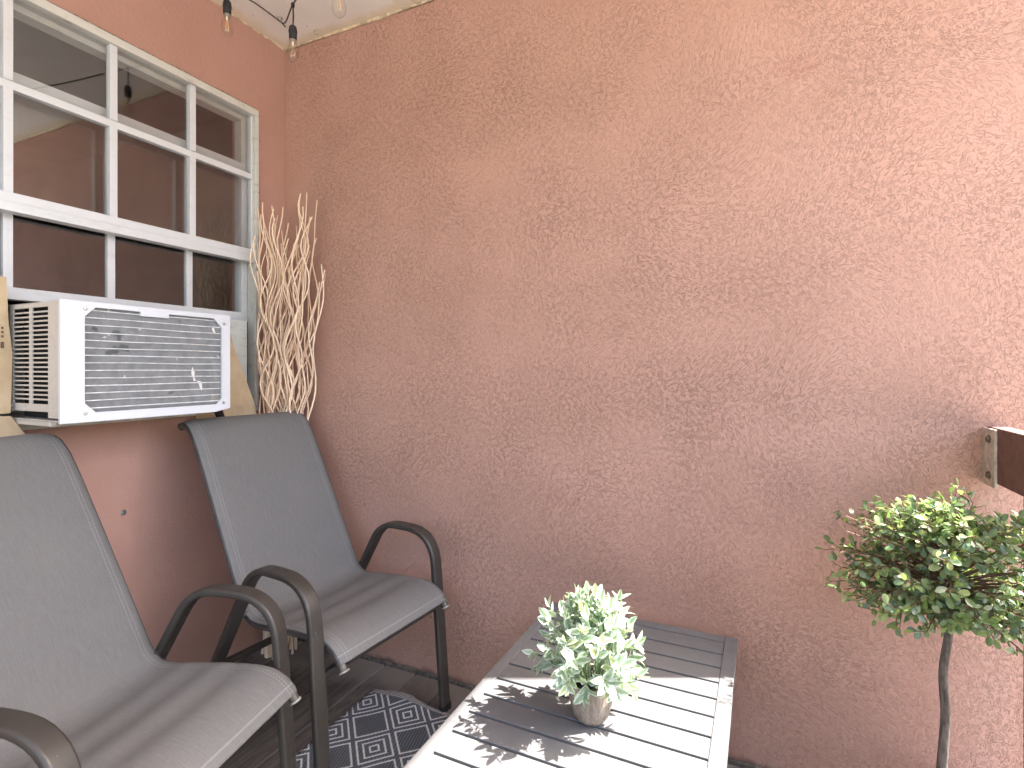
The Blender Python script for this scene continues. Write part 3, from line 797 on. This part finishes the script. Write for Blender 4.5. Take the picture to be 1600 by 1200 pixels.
for i in range(NB):
    zz = 1-2*(i+.5)/NB; az = i*2.39996+rt.uniform(-.25, .25); rr = math.sqrt(max(0, 1-zz*zz))
    d = Vector((rr*math.cos(az), rr*math.sin(az), zz))
    ln = rt.uniform(.70, 1.0)*(1.13 if rt.random() < .12 else 1)
    if zz > .55: ln *= rt.uniform(.62, 1.0)
    if zz < -.55: ln *= .62
    tip = CC+Vector((d.x*.236, d.y*.200, d.z*.182))*ln
    tip.z -= .045*rr*rr if zz < .3 else 0
    base = Vector((.004, 0, .70+.10*max(0, zz)+.02*zz)); mid = (base+tip)/2+Vector((d.x*.02, d.y*.02, .035*(1-abs(zz))))
    pts = [base*(1-t)**2+mid*2*t*(1-t)+tip*t*t for t in [k/9 for k in range(10)]]
    br.tube(pts, 1, 5, radii=[.0026*(1-.65*k/9) for k in range(10)])
    for k in range(4, 10):
        T = (pts[k]-pts[k-1]).normalized()
        side = T.cross(Vector((0,0,1)) if abs(T.z) < .95 else Vector((1,0,0))).normalized()
        # short spur with a spray of leaves
        for sgn in (-1, 1):
            if rt.random() < .10: continue
            sp = (T*.8+(Quaternion(T, rt.uniform(-1.2, 1.2)) @ side)*sgn*.9+rvec(rt)*.2).normalized(); sl_ = rt.uniform(.014, .032)
            e = pts[k]+sp*sl_; br.tube([pts[k], e], .0009, 4)
            for q in range(rt.choice((2, 3, 3))):
                ld = (sp*.9+rvec(rt)*.85).normalized(); L = rt.uniform(.014, .025)
                if pts[k].x > .135 and pts[k].z > .90 or pts[k].y > .232: continue
                wx, wy, wz = 2.378+pts[k].x, -.25+pts[k].y, pts[k].z; dr = max(0, wz-.44)/1.28
                if wx-.905*dr < 1.95 and wy-.425*dr < -.4696*(2.63-wx+.905*dr)+.02 and rt.random() < .93: continue
                leaf(lf, pts[k]+sp*sl_*(.4+.3*q), ld, (d*.6+Vector((0,0,.7))+rvec(rt)*.5).normalized(), L, L*rt.uniform(.46, .6), .2, rt.uniform(0, .25), True)
br.build('twigs', M['twig_brown'], tr, smooth=70)
lf.build('crown', M['leaf_tree'], tr, smooth=70)

# ------------------------------------------------------------------ railing
BX0, BX1, BZ0, BZ1 = 2.5265, 2.566, .937, 1.078
rl = thing('railing', 'dark red brown balcony railing with a deep top beam fixed to the long wall', 'railing', (2.546, -.004, 0))
b = MB(); b.box(BX0-2.546, BX1-2.546, -.008, YB+.004, BZ0, BZ1); b.build('top_beam', M['rail_brown'], rl, bevel=.003)
b = MB(); b.box(-.018, .018, -.004, YB+.004, .07, .11); b.build('bottom_rail', M['rail_brown'], rl, bevel=.003)
for i in range(24):
    y = -.235-.14*i
    b = MB(); b.box(-.0185, .0185, y+.004+.019, y+.004-.019, .1105, BZ0-.0005); b.build('baluster', M['rail_brown'], rl, bevel=.002)
b = MB(); b.box(BX0-.0065-2.546, BX0-.0005-2.546, .003, -.078, .927, BZ1-.004)
bk = b.build('bracket', M['bracket'], rl, bevel=.0012)
for z in (1.047, .955):
    b = MB(); b.lathe([(.0001,-.007),(.0062,-.0065),(.0085,-.004),(.0085,-.001),(.0115,-.0008),(.0115,.0)], (BX0-.0066-2.546, -.045, z), 8, 'x')
    b.build('bolt', M['bolt'], bk, smooth=30)

# ------------------------------------------------------------------ string lights
sl = thing('string_lights', 'black string of clear teardrop bulbs hung from a ceiling hook in the corner', 'string lights', (.161, -.172, H))
so = Vector((.161, -.172, H))
bulbs = [((.47, -.39, 2.53), .205), ((.257, -.489, 2.60), .185), ((.905, -.63, 2.395), .175), ((1.16, -.62, 2.375), .18)]
cab = MB()
def cable(pts): cab.tube([Vector(p)-so for p in catmull(pts, 8)], .0026, 7)
hk = (.161, -.172, H-.014)
cable([hk, (.30, -.27, 2.585), (.47, -.39, 2.532), (.66, -.51, 2.46), (.905, -.63, 2.397), (1.16, -.62, 2.377), (1.5, -.60, 2.45), (1.95, -.55, 2.69)])
cable([(.175, -.155, 2.668), hk, (.20, -.32, 2.655), (.257, -.489, 2.602), (.36, -.80, 2.56), (.30, -1.15, 2.60), (.18, -1.55, 2.68)])
cab.build('cable', M['black'], sl, smooth=70)
b = MB(); b.lathe([(.011,-.0005),(.011,-.003),(.004,-.0035),(.003,-.006)], (0,0,0), 16)
b.tube([(0,0,-.004),(0,0,-.012),(.006,.002,-.020),(.010,.003,-.014)], .0017, 8); b.build('hook', M['hook'], sl, smooth=40)
for x, y in ((1.95, -.55), (.18, -1.55)):
    b = MB(); b.tube([Vector((x, y, H-.0005))-so, Vector((x, y, H-.022))-so], .002, 8)
    b.build('hook', M['hook'], sl, smooth=40)
for (x, y, z), L in bulbs:
    p = Vector((x, y, z))-so; drop = L-.128
    b = MB(); b.tube([p, p+Vector((.001, .001, -drop*.5)), p-Vector((0, 0, drop))], .0026, 7)
    b.lathe([(.006,.007),(.006,-.007)], p, 8)
    q = p-Vector((0, 0, drop))
    b.lathe([(.004,.002),(.011,0),(.0135,-.006),(.0135,-.014),(.0150,-.015),(.0150,-.022),(.0138,-.023),(.0138,-.040),(.0126,-.044),(.0126,-.048)], q, 18)
    sk = b.build('socket', M['black'], sl, smooth=40)
    g = q-Vector((0, 0, .046))
    b = MB(); b.lathe([(.0115,0),(.0118,-.006),(.0145,-.020),(.0185,-.038),(.0200,-.050),(.0190,-.062),(.0150,-.072),(.0085,-.078),(.0006,-.0795)], g, 22)
    bl = b.build('bulb', M['bulb_glass'], sl, smooth=80)
    b = MB(); b.lathe([(.011,.001),(.011,-.007),(.006,-.009),(.0035,-.022),(.002,-.024)], g, 12); b.build('bulb_base', M['brass'], bl, smooth=40)
    b = MB()
    for k in range(4):
        a = k*math.pi/2; b.tube([g+Vector((.0025*math.cos(a), .0025*math.sin(a), -.022)), g+Vector((.006*math.cos(a), .006*math.sin(a), -.056))], .0008, 5)
    b.build('filament', M['filament'], bl, smooth=60)

# ------------------------------------------------------------------ light, sky, camera
EL = 52.; D = Vector((.905*math.cos(R(EL)), .425*math.cos(R(EL)), math.sin(R(EL)))).normalized()
sun = bpy.data.lights.new('sun', 'SUN'); sun.energy = 4.0; sun.angle = R(.53); sun.color = (1, .95, .88)
so_ = bpy.data.objects.new('sun', sun); COL.objects.link(so_); so_.rotation_euler = D.to_track_quat('Z', 'Y').to_euler(); so_.location = D*8
w = bpy.data.worlds.new('World'); SC.world = w; w.use_nodes = True; nt = w.node_tree
bg = nt.nodes['Background']; sk = nt.nodes.new('ShaderNodeTexSky'); sk.sky_type = 'NISHITA'; sk.sun_disc = False
sk.sun_elevation = R(EL); sk.sun_rotation = math.atan2(D.x, D.y); sk.dust_density = 4.0
nt.links.new(sk.outputs[0], bg.inputs[0]); bg.inputs[1].default_value = .15
cd = bpy.data.cameras.new('camera'); co = bpy.data.objects.new('camera', cd); COL.objects.link(co); SC.camera = co
co.location = (1.97591, -1.79115, 1.22727); co.rotation_euler = (R(90), 0, R(24.626))
cd.sensor_width = 36; cd.lens = 36*829/1600; cd.shift_y = -(600-576)/1600; cd.clip_start = .02; cd.clip_end = 3000
SC.view_settings.view_transform = 'Standard'; SC.view_settings.look = 'None'; SC.view_settings.gamma = 1; SC.view_settings.exposure = 3.02
SC.cycles.max_bounces = 10; SC.cycles.diffuse_bounces = 6; SC.cycles.transparent_max_bounces = 16; SC.cycles.use_denoising = True
SC.cycles.caustics_reflective = False; SC.cycles.caustics_refractive = False; SC.cycles.sample_clamp_indirect = 6
